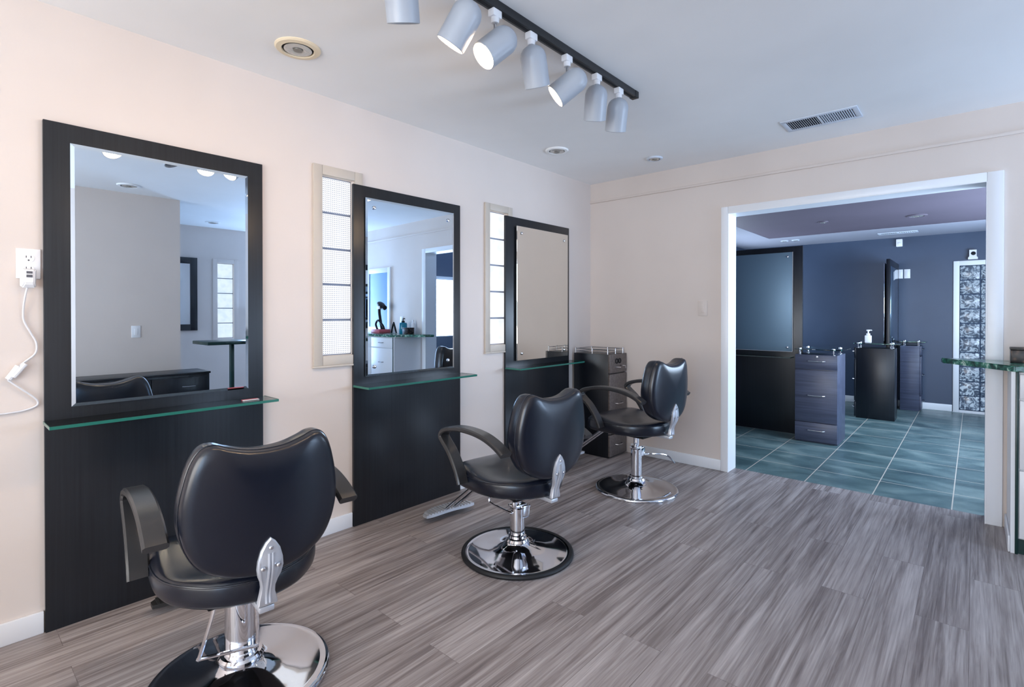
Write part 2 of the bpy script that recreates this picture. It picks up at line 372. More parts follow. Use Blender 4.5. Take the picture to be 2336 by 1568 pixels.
# ------------------------------------------------------------------ styling stations on the left wall
def station(y0, y1, label, mirror_y, mz, mm, style, tilt=0.):
    yc = (y0+y1)/2
    t = thing('styling_station', label, 'styling station', (0,yc,0), 0, 'styling stations along the beige wall')
    quick('back_panel', (0.001,y0-yc,.0), (.02,y1-yc,1.987), M['lam'], t, .0015)
    a, c = mirror_y[0]-yc, mirror_y[1]-yc; z0, z1 = mz
    def plate(b, x0, x1, ch):
        # plate with a chamfered front edge
        r0 = [(x0,a,z0),(x0,c,z0),(x0,c,z1),(x0,a,z1)]; r1 = [(x1-.003,a,z0),(x1-.003,c,z0),(x1-.003,c,z1),(x1-.003,a,z1)]
        r2 = [(x1,a+ch,z0+ch),(x1,c-ch,z0+ch),(x1,c-ch,z1-ch),(x1,a+ch,z1-ch)]; loft(b, [r0,r1,r2])
    b = B()
    if style == 'inset': plate(b, .0202, .0275, .013)
    else: plate(b, .036, .044, .012 if style == 'bevel' else .002)
    if tilt:
        mid = Vector((.04,(a+c)/2,0)); bmesh.ops.rotate(b, verts=b.verts, cent=mid, matrix=Matrix.Rotation(tilt,3,'Z'))
    mo = build('mirror', b, mm, t, smooth=False)
    if style != 'inset':
        for yy in (a+.055, c-.055):
            for zz in (z0+.055, z1-.055):
                b = B(); lathe(b, [(.008,-.028),(.008,.0),(.011,.001),(.011,.004),(.006,.007)], 16, (.046+(.0 if not tilt else -(yy-(a+c)/2)*math.tan(tilt)),yy,zz), (1,0,0)); build('mirror_screw', b, M['chrome'], mo)
    # glass shelf
    b = B(); box(b, (.021,y0-yc-.002,.812), (.178,y1-yc+.005,.822)); sh = build('glass_shelf', b, M['shelfglass'], t, smooth=False)
    b = B(); box(b, (.1775,y0-yc-.002,.811), (.1805,y1-yc+.005,.823)); box(b, (.021,y0-yc-.0045,.811), (.1805,y0-yc-.002,.823)); box(b, (.021,y1-yc+.005,.811), (.1805,y1-yc+.0075,.823)); build('shelf_edge', b, M['glassedge'], sh, smooth=False)
    return t
station(-3.845, -3.02, 'wide black styling station nearest the wall outlet, its mirror framed flush in the panel', (-3.765,-3.093), (.868,1.912), M['mirror'], 'inset')
station(-2.508, -1.675, 'black styling station between the two glass block windows, with the blue-tinted screwed mirror', (-2.437,-1.76), (.866,1.918), M['mirror'], 'bevel', -.022)
station(-1.205, -.375, 'black styling station beside the drawer cabinet in the far corner', (-1.10,-.425), (.867,1.92), M['mirror_warm'], 'plain')
# small strip lying on the first shelf
t = thing('hair_comb', 'small red and white comb lying on the glass shelf of the nearest station', 'comb', (.11,-3.12,.8235))
quick('comb_spine', (-.012,-.035,0), (.0,.04,.004), M['red'], t, .001)
b = B()
for k in range(14): box(b, (0,-.034+k*.0052,0), (.018,-.031+k*.0052,.003))
build('comb_teeth', b, M['label_white'], t, smooth=False)

# ------------------------------------------------------------------ corner drawer cabinet
t = thing('drawer_cabinet', 'black drawer cabinet with a thin rail round its top, in the far corner', 'cabinet', (.02,-.02,0))
cw, cd, ch = .37, .278, .885      # depth in x, width in y (towards -y), height
quick('body', (0,-cd,0), (cw-.018,0,ch), M['lamblack'], t, .002)
def drawer(parent, x, y0, y1, z0, z1, m, handle=None, th=.018, hm=None):
    d = quick('drawer', (x,y0,z0), (x+th,y1,z1), m, parent, .002)
    if handle:
        yc = (y0+y1)/2; b = B(); hz = handle
        tube(b, [(x+th,yc-.045,hz),(x+th+.022,yc-.04,hz),(x+th+.026,yc,hz),(x+th+.022,yc+.04,hz),(x+th,yc+.045,hz)], .005, 8); build('handle', b, hm or M['steel'], d)
    return d
d1 = drawer(t, cw-.018, -cd, 0, .725, ch, M['lamdrawer'])
d2 = drawer(t, cw-.018, -cd, 0, .205, .715, M['lamdrawer'], .46)
d3 = drawer(t, cw-.018, -cd, 0, .012, .195, M['lamdrawer'], .105)
for yy in (-.17,-.12):
    b = B(); lathe(b, [(.02,-.004),(.023,0),(.023,.004),(.015,.0045),(.0145,-.003)], 20, (cw+.001,yy,.825), (1,0,0)); build('tool_hole', b, M['dark'], d1)
b = B(); tube(b, [(cw,-.2,.775),(cw+.03,-.195,.775),(cw+.034,-.16,.772),(cw+.005,-.15,.765)], .004, 8); tube(b, [(cw,-.12,.785),(cw+.03,-.115,.785),(cw+.034,-.08,.78),(cw+.03,-.07,.755)], .004, 8); build('tool_clip', b, M['chrome'], d1)
b = B()
for (p, q) in (((.012,-cd+.012),(cw-.03,-cd+.012)), ((cw-.03,-cd+.012),(cw-.03,-.012)), ((.012,-cd+.012),(.012,-.012)), ((.012,-.012),(cw-.03,-.012))):
    for hz in (ch+.016, ch+.04): tube(b, [(p[0],p[1],hz),(q[0],q[1],hz)], .0032, 8)
for (x, y) in ((.012,-cd+.012),(cw*.5,-cd+.012),(cw-.03,-cd+.012),(cw-.03,-cd/2),(cw-.03,-.012),(cw*.5,-.012),(.012,-.012)):
    lathe(b, [(.006,0),(.006,.004),(.004,.006),(.004,.046),(.006,.048)], 10, (x,y,ch))
build('gallery_rail', b, M['steel'], t)

# ------------------------------------------------------------------ salon chairs
def chair(loc, ang, dz, label, column, ring, lever):
    # local frame: +x is the sitter's left, +y points to the back of the chair
    t = thing('salon_chair', label, 'chair', (loc[0],loc[1],0), rad(ang-90), 'salon chairs on round chrome bases')
    # base
    b = B(); lathe(b, [(.283,.0),(.285,.006),(.283,.014),(.276,.019),(.266,.0205),(.262,.019),(.25,.021),(.2,.027),(.15,.034),(.105,.044),(.075,.056),(.062,.068),(.055,.078)], 72); base = build('base', b, M['chrome'], t, angle=50)
    if ring:
        b = B(); pr = [(.276+.013*math.cos(a), .0125+.0125*math.sin(a)) for a in [k*2*PI/12 for k in range(13)]]; lathe(b, pr, 72, caps=False); build('rubber_ring', b, M['rubber'], base)
    sb = .352+dz   # underside of the seat
    if column == 'sleeve':
        b = B(); lathe(b, [(.066,.062),(.07,.07),(.07,.082),(.064,.09),(.0535,.092),(.0535,.10),(.0505,.104),(.0505,sb)], 40); col = build('column', b, M['chrome'], t)
    else:
        top = .238 if column == 'pump' else .285
        b = B(); lathe(b, [(.06,.064),(.062,.072),(.056,.084),(.046,.088),(.046,.1),(.0385,.104),(.0385,top),(.034,top+.006)], 36); col = build('column', b, M['chrome'], t)
        b = B(); lathe(b, [(.019,top),(.019,sb)], 24); build('piston', b, M['chrome'], col)
        b = B(); box(b, (-.052,-.036,top-.05), (.0,.04,top+.012), .006); box(b, (-.04,-.03,top+.004), (.04,.03,top+.02), .004); lathe(b, [(.0,0),(.008,0),(.008,.014),(.0,.016)], 12, (-.052,.02,top-.004), (-1,0,0))
        lathe(b, [(.001,0),(.012,.0),(.014,.016),(.012,.028),(.001,.03)], 16, (.036,.018,top+.014)); lathe(b, [(.001,0),(.011,.0),(.012,.014),(.001,.022)], 16, (-.022,-.01,top+.018)); build('pump_head', b, M['chrome'], col)
    if lever:
        b = B(); tube(b, catmull([Vector((-p[0],p[1],p[2])) for p in lever], 6), .0058, 8); build('pump_lever', b, M['chrome'], t)
    # seat cushion: D plan, soft edges, dished top
    half = [(.0,-.285),(.10,-.285),(.18,-.275),(.225,-.245),(.242,-.18),(.247,-.09),(.244,.0),(.224,.075),(.184,.14),(.127,.195),(.06,.226)]
    pl = half + [(0,.236)] + [(-x,y) for x,y in half[:0:-1]]
    pl = [Vector((p.x,p.y,0)) for p in catmull([Vector((x,y,0)) for x,y in pl], 6, True)]
    cen = Vector((0,-.03,0))
    def ring_at(s, z, out=0., f=None):
        r = []
        for p in pl:
            d = p-cen; L = d.length; q = cen + d*(s + out/L); zz = z + (f(q) if f else 0); r.append((q.x, q.y, zz+dz))
        return r
    def top(q):   # dished at the back, raised roll in front
        return .014*math.exp(-((q.y+.17)/.075)**2) - .012*math.exp(-((q.y-.06)/.11)**2)
    b = B()
    loft(b, [ring_at(.0005,.352), ring_at(.7,.352), ring_at(.9,.352), ring_at(.955,.355), ring_at(.985,.365), ring_at(1.0,.382), ring_at(1.003,.40), ring_at(.998,.418), ring_at(.98,.432,0,lambda q:.3*top(q)),
             ring_at(.945,.440,0,lambda q:.7*top(q)), ring_at(.88,.446,0,top), ring_at(.75,.447,0,top), ring_at(.5,.447,0,top), ring_at(.25,.447,0,top), ring_at(.0005,.447,0,top)])
    seat = build('seat', b, M['leather'], t, angle=80)
    b = B(); rp = ring_at(.994,.4245); rp.append(rp[0]); tube(b, rp, .0035, 6, False); build('piping', b, M['leather'], seat)
    quick('seat_frame', (-.13,-.2,.33+dz), (.13,.14,.353+dz), M['black_metal'], t, .004)
    # backrest
    hb = [(.0,.834),(.055,.838),(.105,.852),(.142,.865),(.172,.857),(.196,.822),(.213,.765),(.225,.695),(.224,.63),(.207,.565),(.175,.513),(.122,.478),(.06,.459)]
    ol = hb + [(0,.453)] + [(-x,z) for x,z in hb[:0:-1]]
    ol = [Vector((p.x,0,p.z)) for p in catmull([Vector((x,0,z)) for x,z in ol], 6, True)]
    oc = Vector((0,0,.665))
    def wrap(x, z): return -.55*x*x + .035*(z-.66)
    def bring(s, y, puff=0.):
        r = []
        for p in ol:
            q = oc + (p-oc)*s; r.append((q.x, y + wrap(q.x,q.z) + puff, q.z+dz))
        return r
    b = B()
    loft(b, [bring(.0005,.308), bring(.3,.307), bring(.6,.305), bring(.85,.301), bring(.93,.297), bring(.965,.291), bring(.985,.282), bring(.992,.270), bring(1.0,.262), bring(1.003,.245), bring(.998,.225), bring(.98,.212), bring(.94,.202), bring(.85,.196), bring(.6,.192), bring(.3,.190), bring(.0005,.190)])
    back = build('backrest', b, M['leather'], t, angle=80)
    b = B(); rp = bring(.993,.268); rp.append(rp[0]); tube(b, rp, .0028, 6, False); build('piping', b, M['leather'], back)
    # cast bracket that joins backrest and seat
    prof = [(0,.575),(.014,.562),(.027,.54),(.035,.51),(.037,.485),(.032,.46),(.024,.44),(.02,.42),(.021,.40),(.027,.375),(.028,.362)]
    hp = [(x,z) for x,z in prof] + [(-x,z) for x,z in prof[:0:-1]]
    def bk_y(z): return .309 + .035*(z-.66) - max(0,.47-z)*.35 if z > .40 else .277
    b = B()
    loft(b, [[(x,bk_y(z)-.012,z+dz) for x,z in hp], [(x,bk_y(z)+.002,z+dz) for x,z in hp], [(x*.86,bk_y(z)+.006,.48+(z-.48)*.95+dz) for x,z in hp]])
    for s in (-1,1): tube(b, catmull([Vector((s*.005,bk_y(z)+.005,z+dz)) for z in (.53,.48,.44,.40,.37)], 3), .005, 6)
    br = build('back_bracket', b, M['alu'], t, angle=40)
    b = B(); box(b, (-.022,.17,.337+dz), (.022,.272,.356+dz), .004); build('bracket_foot', b, M['alu'], br)
    for (x, z) in ((0,.545),(-.022,.487),(.022,.487)):
        b = B(); lathe(b, [(.0065,0),(.0065,.004),(.004,.007)], 12, (x,bk_y(z)+.004,z+dz), (0,1,0)); build('bolt', b, M['chrome'], br)
    # armrests: flat loops
    path = catmull([Vector((0,y,z)) for y,z in [(-.098,.392),(-.112,.425),(-.142,.475),(-.192,.535),(-.243,.575),(-.27,.602),(-.252,.630),(-.20,.650),(-.11,.665),(-.01,.668),(.08,.660),(.155,.641),(.21,.618),(.238,.602)]], 5)
    for s in (-1,1):
        b = B(); rings = []
        for i, p in enumerate(path):
            tt = (path[min(i+1,len(path)-1)]-path[max(i-1,0)]).normalized(); n = Vector((0,-tt.z,tt.y)); hw, ht, c = .031, .0125, .006
            sec = [(-hw,-ht+c),(-hw+c,-ht),(hw-c,-ht),(hw,-ht+c),(hw,ht-c),(hw-c,ht),(-hw+c,ht),(-hw,ht-c)]
            rings.append([Vector((s*.274+u,p.y,p.z+dz))+n*v for u,v in sec])
        loft(b, rings); build('armrest', b, M['arm'], t, angle=40)
    # footrest: two rods reaching down to a ribbed crescent plate
    b = B()
    for k in (-1,1): tube(b, [(k*.032,-.15,.345+dz),(k*.032,-.245,.335+dz),(k*.032,-.40,.222+dz),(k*.032,-.63,.05+dz)], .0085, 10)
    fr = build('footrest', b, M['chrome'], t)
    b = B(); arc = [(-.17+.34*k/16) for k in range(17)]
    def py(x): return -.665 + 1.1*x*x
    rr = []
    for x in arc:
        w = .046*(1-(x/.19)**4)+.006
        rr.append([(x,py(x)-w,.032+dz),(x,py(x)+w,.036+dz),(x,py(x)+w,.052+dz),(x,py(x)-w,.048+dz)])
    loft(b, rr)
    for k in range(1,16):
        x = arc[k]; w = .038*(1-(x/.19)**4)+.004; box(b, (x-.0045,py(x)-w,.047+dz), (x+.0045,py(x)+w,.055+dz))
    build('foot_plate', b, M['pedal'] if column == 'sleeve' else M['alu'], fr, angle=30)
    return t
chair((.838,-3.437), -6, 0., 'nearest black salon chair, seen from behind before the widest mirror', 'sleeve', False,
      [(-.10,.10,.345),(-.115,.12,.30),(-.15,.135,.205),(-.155,.135,.195),(-.14,.135,.192),(-.02,.135,.172),(.006,.135,.168),(.014,.13,.18),(.014,.12,.28),(.012,.10,.345)])
chair((.941,-2.125), -8, 0., 'middle black salon chair, standing on a chrome base with a black rubber rim', 'pump', True,
      [(-.03,.0,.215),(-.05,-.01,.222),(-.05,-.15,.226),(-.05,-.172,.238),(-.05,-.172,.252),(-.05,-.15,.268),(-.05,-.10,.282)])
chair((.925,-.833), -6, .065, 'farthest black salon chair, beside the corner drawer cabinet', 'tall', False,
      [(.03,.03,.25),(.09,.06,.245),(.19,.08,.228),(.25,.10,.205),(.32,.11,.145)])

# ------------------------------------------------------------------ ceiling: track, spotlights, recessed lights, vent
t = thing('light_track', 'black track rail fixed to the ceiling, carrying the white spotlights', 'track', (1.31,-2.8,H))
b = B(); box(b, (-.018,-1.6,-.034), (.018,1.2,0), .002); build('rail', b, M['track_black'], t)
b = B(); box(b, (-.006,-1.6,-.0355), (.006,1.2,-.033)); build('contact_slot', b, M['dark'], t, smooth=False)
quick('end_cap', (-.02,1.2,-.036), (.02,1.235,0), M['track_black'], t, .003)
HEADS = [  # y, axis, label, lit bulb
 (-3.62, (-.62,-.25,-.75), 'track spotlight seen only in the first mirror, at its top left corner', 1),
 (-3.40, (-.70,.10,-.70), 'track spotlight seen only in the first mirror, second from its left edge', 1),
 (-3.13, (-.30,.34,-.90), 'track spotlight at the left of the row, hanging straight down, cut by the picture top', 0),
 (-2.865, (-.52,-.20,-.80), 'tilted track spotlight cut by the picture top, its mouth turned away to the lower left', 1),
 (-2.68, (-.26,-.62,-.62), 'track spotlight whose glowing mouth faces the camera', 1),
 (-2.46, (-.14,.42,-.88), 'track spotlight hanging almost straight, just past the glowing one', 0),
 (-2.205, (-.60,-.45,-.58), 'track spotlight aimed sideways at the wall, third from the far end', 1),
 (-1.955, (-.30,.34,-.90), 'track spotlight pointing straight down, second from the far end', 0),
 (-1.745, (-.30,.30,-.90), 'last track spotlight at the far end of the rail', 1)]
SPOTS = []
for (y, ax, label, lit) in HEADS:
    a = Vector(ax).normalized(); L, R = .165, .055
    t = thing('track_spotlight', label, 'spotlight', (1.31,y,H-.034), 0, 'white cylinder spotlights on the track')
    b = B(); box(b, (-.016,-.024,-.03), (.016,.024,.0), .004); lathe(b, [(.014,-.05),(.016,-.045),(.016,-.03)], 16); build('adapter', b, M['plastic'], t)
    tilted = a.z > -.86
    piv = Vector((0,0,-.095 if tilted else -.042))
    b = B(); tube(b, [(0,0,-.045), piv+Vector((0,0,-.01))], .006, 10); build('stem', b, M['steel'] if tilted else M['plastic'], t)
    # canister with a domed rear, hung from its side when tilted and from its dome when straight
    start = piv - a*(.10 if tilted else -.0) + (Vector((0,0,-R*.86)) if tilted else Vector((0,0,-.005)))
    prof = [(.002,0),(.02,.003),(.037,.012),(.0485,.026),(.0545,.045),(.055,.06),(R,L),(R-.003,L+.002),(R-.005,L),(R-.006,L-.03),(.045,.09),(.03,.07),(.002,.066)]
    b = B(); lathe(b, prof, 36, start, a); can = build('canister', b, M['lampwhite'], t, angle=50)
    b = B(); lathe(b, [(.002,L-.032),(.03,L-.028),(.046,L-.022),(.0475,L-.03),(.03,L-.05),(.002,L-.055)], 28, start, a); build('bulb', b, M['bulb'] if lit else M['bulb_off'], can)
    if lit: SPOTS.append((Vector((1.31,y,H-.034))+start+a*(L+.005), a))
def recessed(x, y, z, r, label, m, group='recessed ceiling lights', deep=True):
    t = thing('recessed_light', label, 'ceiling light', (x,y,z), 0, group)
    b = B(); lathe(b, [(r,0),(r,-.004),(r*.94,-.010),(r*.72,-.012),(r*.69,-.008),(r*.69,-.001)], 48, caps=False); build('trim_ring', b, m, t)
    b = B(); lathe(b, [(r*.69,-.002),(r*.5,-.004),(r*.2,-.003),(.001,-.0025)], 40); build('cavity', b, M['dark'], t)
    b = B(); lathe(b, [(r*.60,-.003),(r*.61,-.010),(r*.45,-.015),(r*.30,-.013),(r*.24,-.009),(.001,-.008)], 40); build('reflector', b, M['reflector'], t)
    b = B(); lathe(b, [(r*.22,-.009),(r*.2,-.0135),(.001,-.015)], 24); build('bulb', b, M['bulb_off'], t)
recessed(.40, -3.02, H, .098, 'cream-ringed recessed light nearest the first styling station', M['cream'])
recessed(.388, -1.047, H, .085, 'recessed light near the left wall toward the corner', M['ceil'])
recessed(.836, -.385, H, .062, 'small recessed light nearest the back wall', M['slot'])
recessed(3.31, -2.88, H, .095, 'recessed light mirrored in the first styling station, by the switch wall', M['ceil'])
recessed(4.9, -1.63, H, .09, 'farthest recessed light seen only in the first mirror', M['ceil'])
for (x, y, lab) in ((.728,3.75,'left one of two small lights in the pale ceiling border over the frosted mirror'), (.864,3.76,'right one of two small lights in the pale ceiling border, beside the slim vent')):
    recessed(x, y, H2, .05, lab, M['slot'], 'lights in the tiled room ceiling')
recessed(.45, 1.99, H2, .05, 'small light in the white ceiling corner above the opening', M['slot'], 'lights in the tiled room ceiling')
recessed(2.25, 2.62, H2+.004, .09, 'round light in the mauve ceiling panel, right of the middle', M['tray'], 'lights in the tiled room ceiling')
recessed(1.45, 2.41, H2+.004, .05, 'small light in the mauve ceiling panel, left of the middle', M['tray'], 'lights in the tiled room ceiling')
def vent(x0, y0, x1, y1, z, label, nb, dark2):
    t = thing('ceiling_vent', label, 'vent', ((x0+x1)/2,(y0+y1)/2,z))
    w, d = (x1-x0)/2, (y1-y0)/2; f = .028
    b = B(); box(b, (-w,-d,-.008), (w,-d+f,0), .002); box(b, (-w,d-f,-.008), (w,d,0), .002); box(b, (-w,-d+f,-.008), (-w+f,d-f,0), .002); box(b, (w-f,-d+f,-.008), (w,d-f,0), .002); box(b, (-.007,-d+f,-.008), (.007,d-f,0), .001); build('frame', b, M['slot'], t)
    b = B(); box(b, (-w+f,-d+f,-.002), (w-f,d-f,-.0005)); build('duct', b, M['dark'], t, smooth=False)
    b = B(); iw = w-f
    for k in range(nb):
        x = -iw + (k+.5)*(2*iw)/nb
        if abs(x) < .01: continue
        tl = .005 if x < 0 else -.002
        loft(b, [[(x-.0015,-d+f,-.002),(x+.0015,-d+f,-.002),(x+.0015+tl,-d+f,-.009),(x-.0015+tl,-d+f,-.009)], [(x-.0015,d-f,-.002),(x+.0015,d-f,-.002),(x+.0015+tl,d-f,-.009),(x-.0015+tl,d-f,-.009)]])
    build('louvres', b, M['slot'], t, smooth=False)
vent(1.775, -.57, 2.185, -.345, H, 'white slatted ceiling vent near the back wall', 30, True)
vent(1.78, 3.80, 2.18, 3.95, H2, 'slim vent in the pale ceiling border of the tiled room', 16, True)

# ------------------------------------------------------------------ wall fittings
t = thing('wall_outlet', 'white duplex outlet plate on the beige wall beside the first station', 'outlet', (0,-3.886,1.428))
quick('cover_plate', (0,-.035,-.057), (.005,.035,.057), M['plastic'], t, .002)
for s in (1,-1):
    b = B(); lathe(b, [(.017,0),(.0165,.002),(.002,.0022)], 24, (.005,0,s*.021), (1,0,0)); r = build('receptacle', b, M['plastic'], t)
    b = B(); box(b, (.0068,-.008,s*.021+.001), (.0078,-.0055,s*.021+.009)); box(b, (.0068,.0055,s*.021+.001), (.0078,.008,s*.021+.009)); lathe(b, [(.003,0),(.003,.001)], 10, (.0069,0,s*.021-.008), (1,0,0)); build('slots', b, M['plastic_grey'], r, smooth=False)
def Q(px): return px
t = thing('power_cord', 'white cord with a chunky safety plug hanging from the wall outlet', 'cord', (0,-3.886,1.40))
b = B(); loft(b, [[(.009,-.026,.005),(.009,.02,.005),(.009,.02,-.06),(.009,-.026,-.06)], [(.03,-.024,.008),(.03,.02,.008),(.03,.018,-.066),(.03,-.022,-.066)], [(.046,-.018,.0),(.046,.014,.0),(.046,.012,-.05),(.046,-.016,-.05)]]); bmesh.ops.bevel(b, geom=list(b.edges), offset=.004, segments=2, affect='EDGES'); plug = build('plug', b, M['plastic'], t)
b = B(); box(b, (.0455,-.010,-.012), (.0475,.007,-.003), .0005); box(b, (.0455,-.010,-.026), (.0475,.007,-.016), .0005); build('test_button', b, M['plastic_grey'], plug)
cp = [(.026,-.006,-.064),(.022,-.012,-.10),(.010,-.016,-.15),(.008,-.014,-.19),(.008,.004,-.235),(.008,.020,-.275),(.009,.017,-.315),(.010,-.012,-.345),(.012,-.042,-.375),(.012,-.058,-.405),(.012,-.05,-.42),(.012,-.02,-.45),(.010,.014,-.485),(.008,.024,-.505),(.008,.014,-.52),(.008,-.03,-.532),(.008,-.10,-.535),(.008,-.2,-.535)]
b = B(); tube(b, catmull([Vector(p) for p in cp], 6), .0034, 8); build('cable', b, M['cord'], t)
b = B(); tube(b, [(.016,-.058,-.407),(.016,-.03,-.36)], .011, 10); tube(b, [(.02,-.046,-.40),(.02,-.012,-.352)], .009, 10); build('cord_bundle', b, M['plastic'], t)
def switch(name, label, cat, loc, rotz, m, hw=.038):
    t = thing(name, label, cat, loc, rotz)
    quick('cover_plate', (-hw,-.006,-.06), (hw,0,.06), m, t, .002)
    r = quick('rocker', (-.016,-.010,-.032), (.016,-.005,.032), m, t, .002)
    return t
switch('light_switch', 'pale light switch on the back wall left of the opening', 'switch', (1.066,0,1.277), 0, M['wall'])
switch('light_switch', 'white switch on the far side wall, seen in the first mirror', 'switch', (3.7,-2.745,1.05), -PI/2, M['plastic'])
switch('light_switch', 'white plate on the navy wall, partly behind the upright partition', 'switch', (1.957,BY,1.755), 0, M['plastic'], .032)
switch('light_switch', 'white plate on the navy wall, clear of the partition', 'switch', (2.034,BY,1.755), 0, M['plastic'], .032)
switch('light_switch', 'white outlet plate low on the back wall above the counter, seen in the second mirror', 'outlet', (3.3,0,1.13), 0, M['plastic'])
t = thing('motion_detector', 'white box sensor high on the navy wall', 'sensor', (1.952,BY,2.165)); quick('housing', (-.034,-.05,-.05), (.034,0,.05), M['plastic'], t, .008); b = B(); lathe(b, [(.02,0),(.018,.006),(.01,.011),(.001,.012)], 20, (0,-.05,-.01), (0,-1,0)); build('lens', b, M['bottle_white'], t)
t = thing('security_camera', 'small white camera with a black eye above the tall glass block window', 'camera', (2.68,BY,1.9))
b = B(); loft(b, [[(-.045,-.06,0),(.045,-.06,0),(.045,0,0),(-.045,0,0)], [(-.045,-.06,.02),(.045,-.06,.02),(.045,0,.02),(-.045,0,.02)], [(-.034,-.055,.035),(.034,-.055,.035),(.034,0,.035),(-.034,0,.035)], [(-.034,-.055,.115),(.034,-.055,.115),(.034,0,.115),(-.034,0,.115)]]); build('housing', b, M['plastic'], t)
b = B(); lathe(b, [(.022,0),(.022,.006),(.016,.01),(.001,.012)], 24, (0.004,-.055,.07), (0,-1,0)); build('lens', b, M['dark'], t)

# ------------------------------------------------------------------ green counter and what stands on it
CZ = .968
t = thing('worktop', 'green marble worktop ending in a pointed overhang across the right of the opening', 'worktop', (2.85,-.2,CZ))
b = B(); prism(b, [(x-2.85,y+.2) for x,y in ((2.546,-.03),(2.556,-.08),(2.60,-.115),(2.852,-.445),(3.92,-.445),(3.92,-.03))], -.030, 0., .004); build('slab', b, M['marble'], t)
t = thing('base_cabinet', 'white base cabinet under the green worktop at the right edge', 'cabinet', (2.8695,-.03,0))
quick('carcass', (.0,-.38,.075), (1.02,0,CZ-.032), M['whitecab'], t, .002)
quick('toe_kick', (.0,-.385,0), (1.02,-.02,.075), M['legdark'], t)
for k in range(2):
    x0 = .003+k*.51; x1 = x0+.50
    for (z0, z1) in ((.80,.925),(.44,.79),(.085,.43)):
        d = quick('drawer', (x0,-.40,z0), (x1,-.38,z1), M['whitecab'], t, .003)
        b = B(); xc, zc = (x0+x1)/2, (z0+z1)/2; tube(b, [(xc-.045,-.40,zc),(xc-.04,-.422,zc),(xc+.04,-.422,zc),(xc+.045,-.40,zc)], .005, 8); build('handle', b, M['steel'], d)
tag(quick('support_panel', (2.8575,-.432,0), (2.8690,-.03,CZ-.0305), M['legdark'], None, .002), 'dark green upright panel closing the left end of the white base cabinet', 'panel')
baseboard('baseboard_knee', [((2.831,-.42,0),(2.8405,-.02,bh))])
t = thing('tall_table', 'dark topped narrow table, seen in the first mirror below the glass block window', 'table', (3.1,-2.1,0))
quick('table_top', (-.22,-.25,.925), (.22,.19,.957), M['legdark'], t, .003)
quick('leg', (-.03,.03,.012), (.03,.06,.925), M['legdark'], t, .003); quick('foot', (-.18,-.12,0), (.18,.16,.012), M['legdark'], t, .002)
struct(quick('wall_knee', (2.841,-.424,0), (2.857,-.0,CZ-.0305), M['trim']))
t = thing('patterned_box', 'small brown and black box on the worktop at the right picture edge', 'box', (2.904,-.172,CZ))
quick('box_body', (-.058,-.05,0), (.058,.05,.07), M['boxmat'], t, .003); quick('box_lid', (-.06,-.052,.07), (.06,.052,.084), M['boxmat'], t, .003)
t = thing('disinfectant_jar', 'blue liquid jar with a pump on the green worktop, seen in the second mirror', 'jar', (3.075,-.135,CZ))
b = B(); lathe(b, [(.001,0),(.05,.0),(.053,.006),(.053,.125),(.046,.142),(.02,.15),(.001,.15)], 28); build('jar_body', b, M['blue_liquid'], t)
b = B(); lathe(b, [(.022,.148),(.022,.168),(.006,.17),(.006,.20),(.001,.20)], 20); tube(b, [(0,0,.198),(-.035,0,.2),(-.04,0,.192)], .006, 8); build('pump_top', b, M['black_metal'], t)
t = thing('lotion_bottle', 'slim white bottle on the worktop beside the patterned box, in the second mirror', 'bottle', (2.965,-.055,CZ))
b = B(); lathe(b, [(.001,0),(.024,0),(.026,.006),(.026,.13),(.02,.145),(.012,.15),(.012,.17),(.001,.172)], 24); build('bottle_body', b, M['bottle_white'], t)
b = B(); lathe(b, [(.014,.152),(.014,.18),(.001,.182)], 20); build('cap', b, M['bottle_white'], t)
t = thing('styling_iron', 'black folding styling iron standing open on the worktop left of the blue jar', 'styling iron', (3.27,-.15,CZ), PI/2)
b = B(); tube(b, [(0,-.055,.006),(0,-.045,.05),(0,-.015,.12),(0,.0,.15)], [.012,.011,.012,.008], 10); build('upper_arm', b, M['black_metal'], t)
b = B(); tube(b, [(0,.06,.006),(0,.035,.06),(0,.0,.145)], [.010,.012,.009], 10); build('lower_arm', b, M['black_metal'], t)
t = thing('hair_dryer', 'black hair dryer upright in a pink and black stand, seen in the second mirror', 'hair dryer', (3.52,-.19,CZ), PI/2)
b = B(); box(b, (-.09,-.12,0), (.09,.10,.05), .01); build('stand', b, M['pink'], t)
b = B(); lathe(b, [(.001,0),(.03,0),(.042,.03),(.045,.09),(.036,.13),(.03,.17),(.001,.172)], 24, (0,-.06,.40), (0,.65,-.25)); dr = build('barrel', b, M['black_metal'], t)
b = B(); tube(b, catmull([Vector(p) for p in [(0,-.03,.39),(0,-.045,.30),(0,-.03,.22),(0,.0,.12),(0,.03,.04)]], 5), .02, 12); build('grip', b, M['black_metal'], dr)
quick('label_band', (-.047,-.03,.325), (-.03,.04,.365), M['label_white'], t, .002)
b = B(); tube(b, catmull([Vector(p) for p in [(0,-.09,.04),(-.02,-.10,.12),(-.02,-.04,.17),(-.01,.05,.11),(0,.08,.05)]], 6), .014, 10); build('holder_loop', b, M['black_metal'], t)

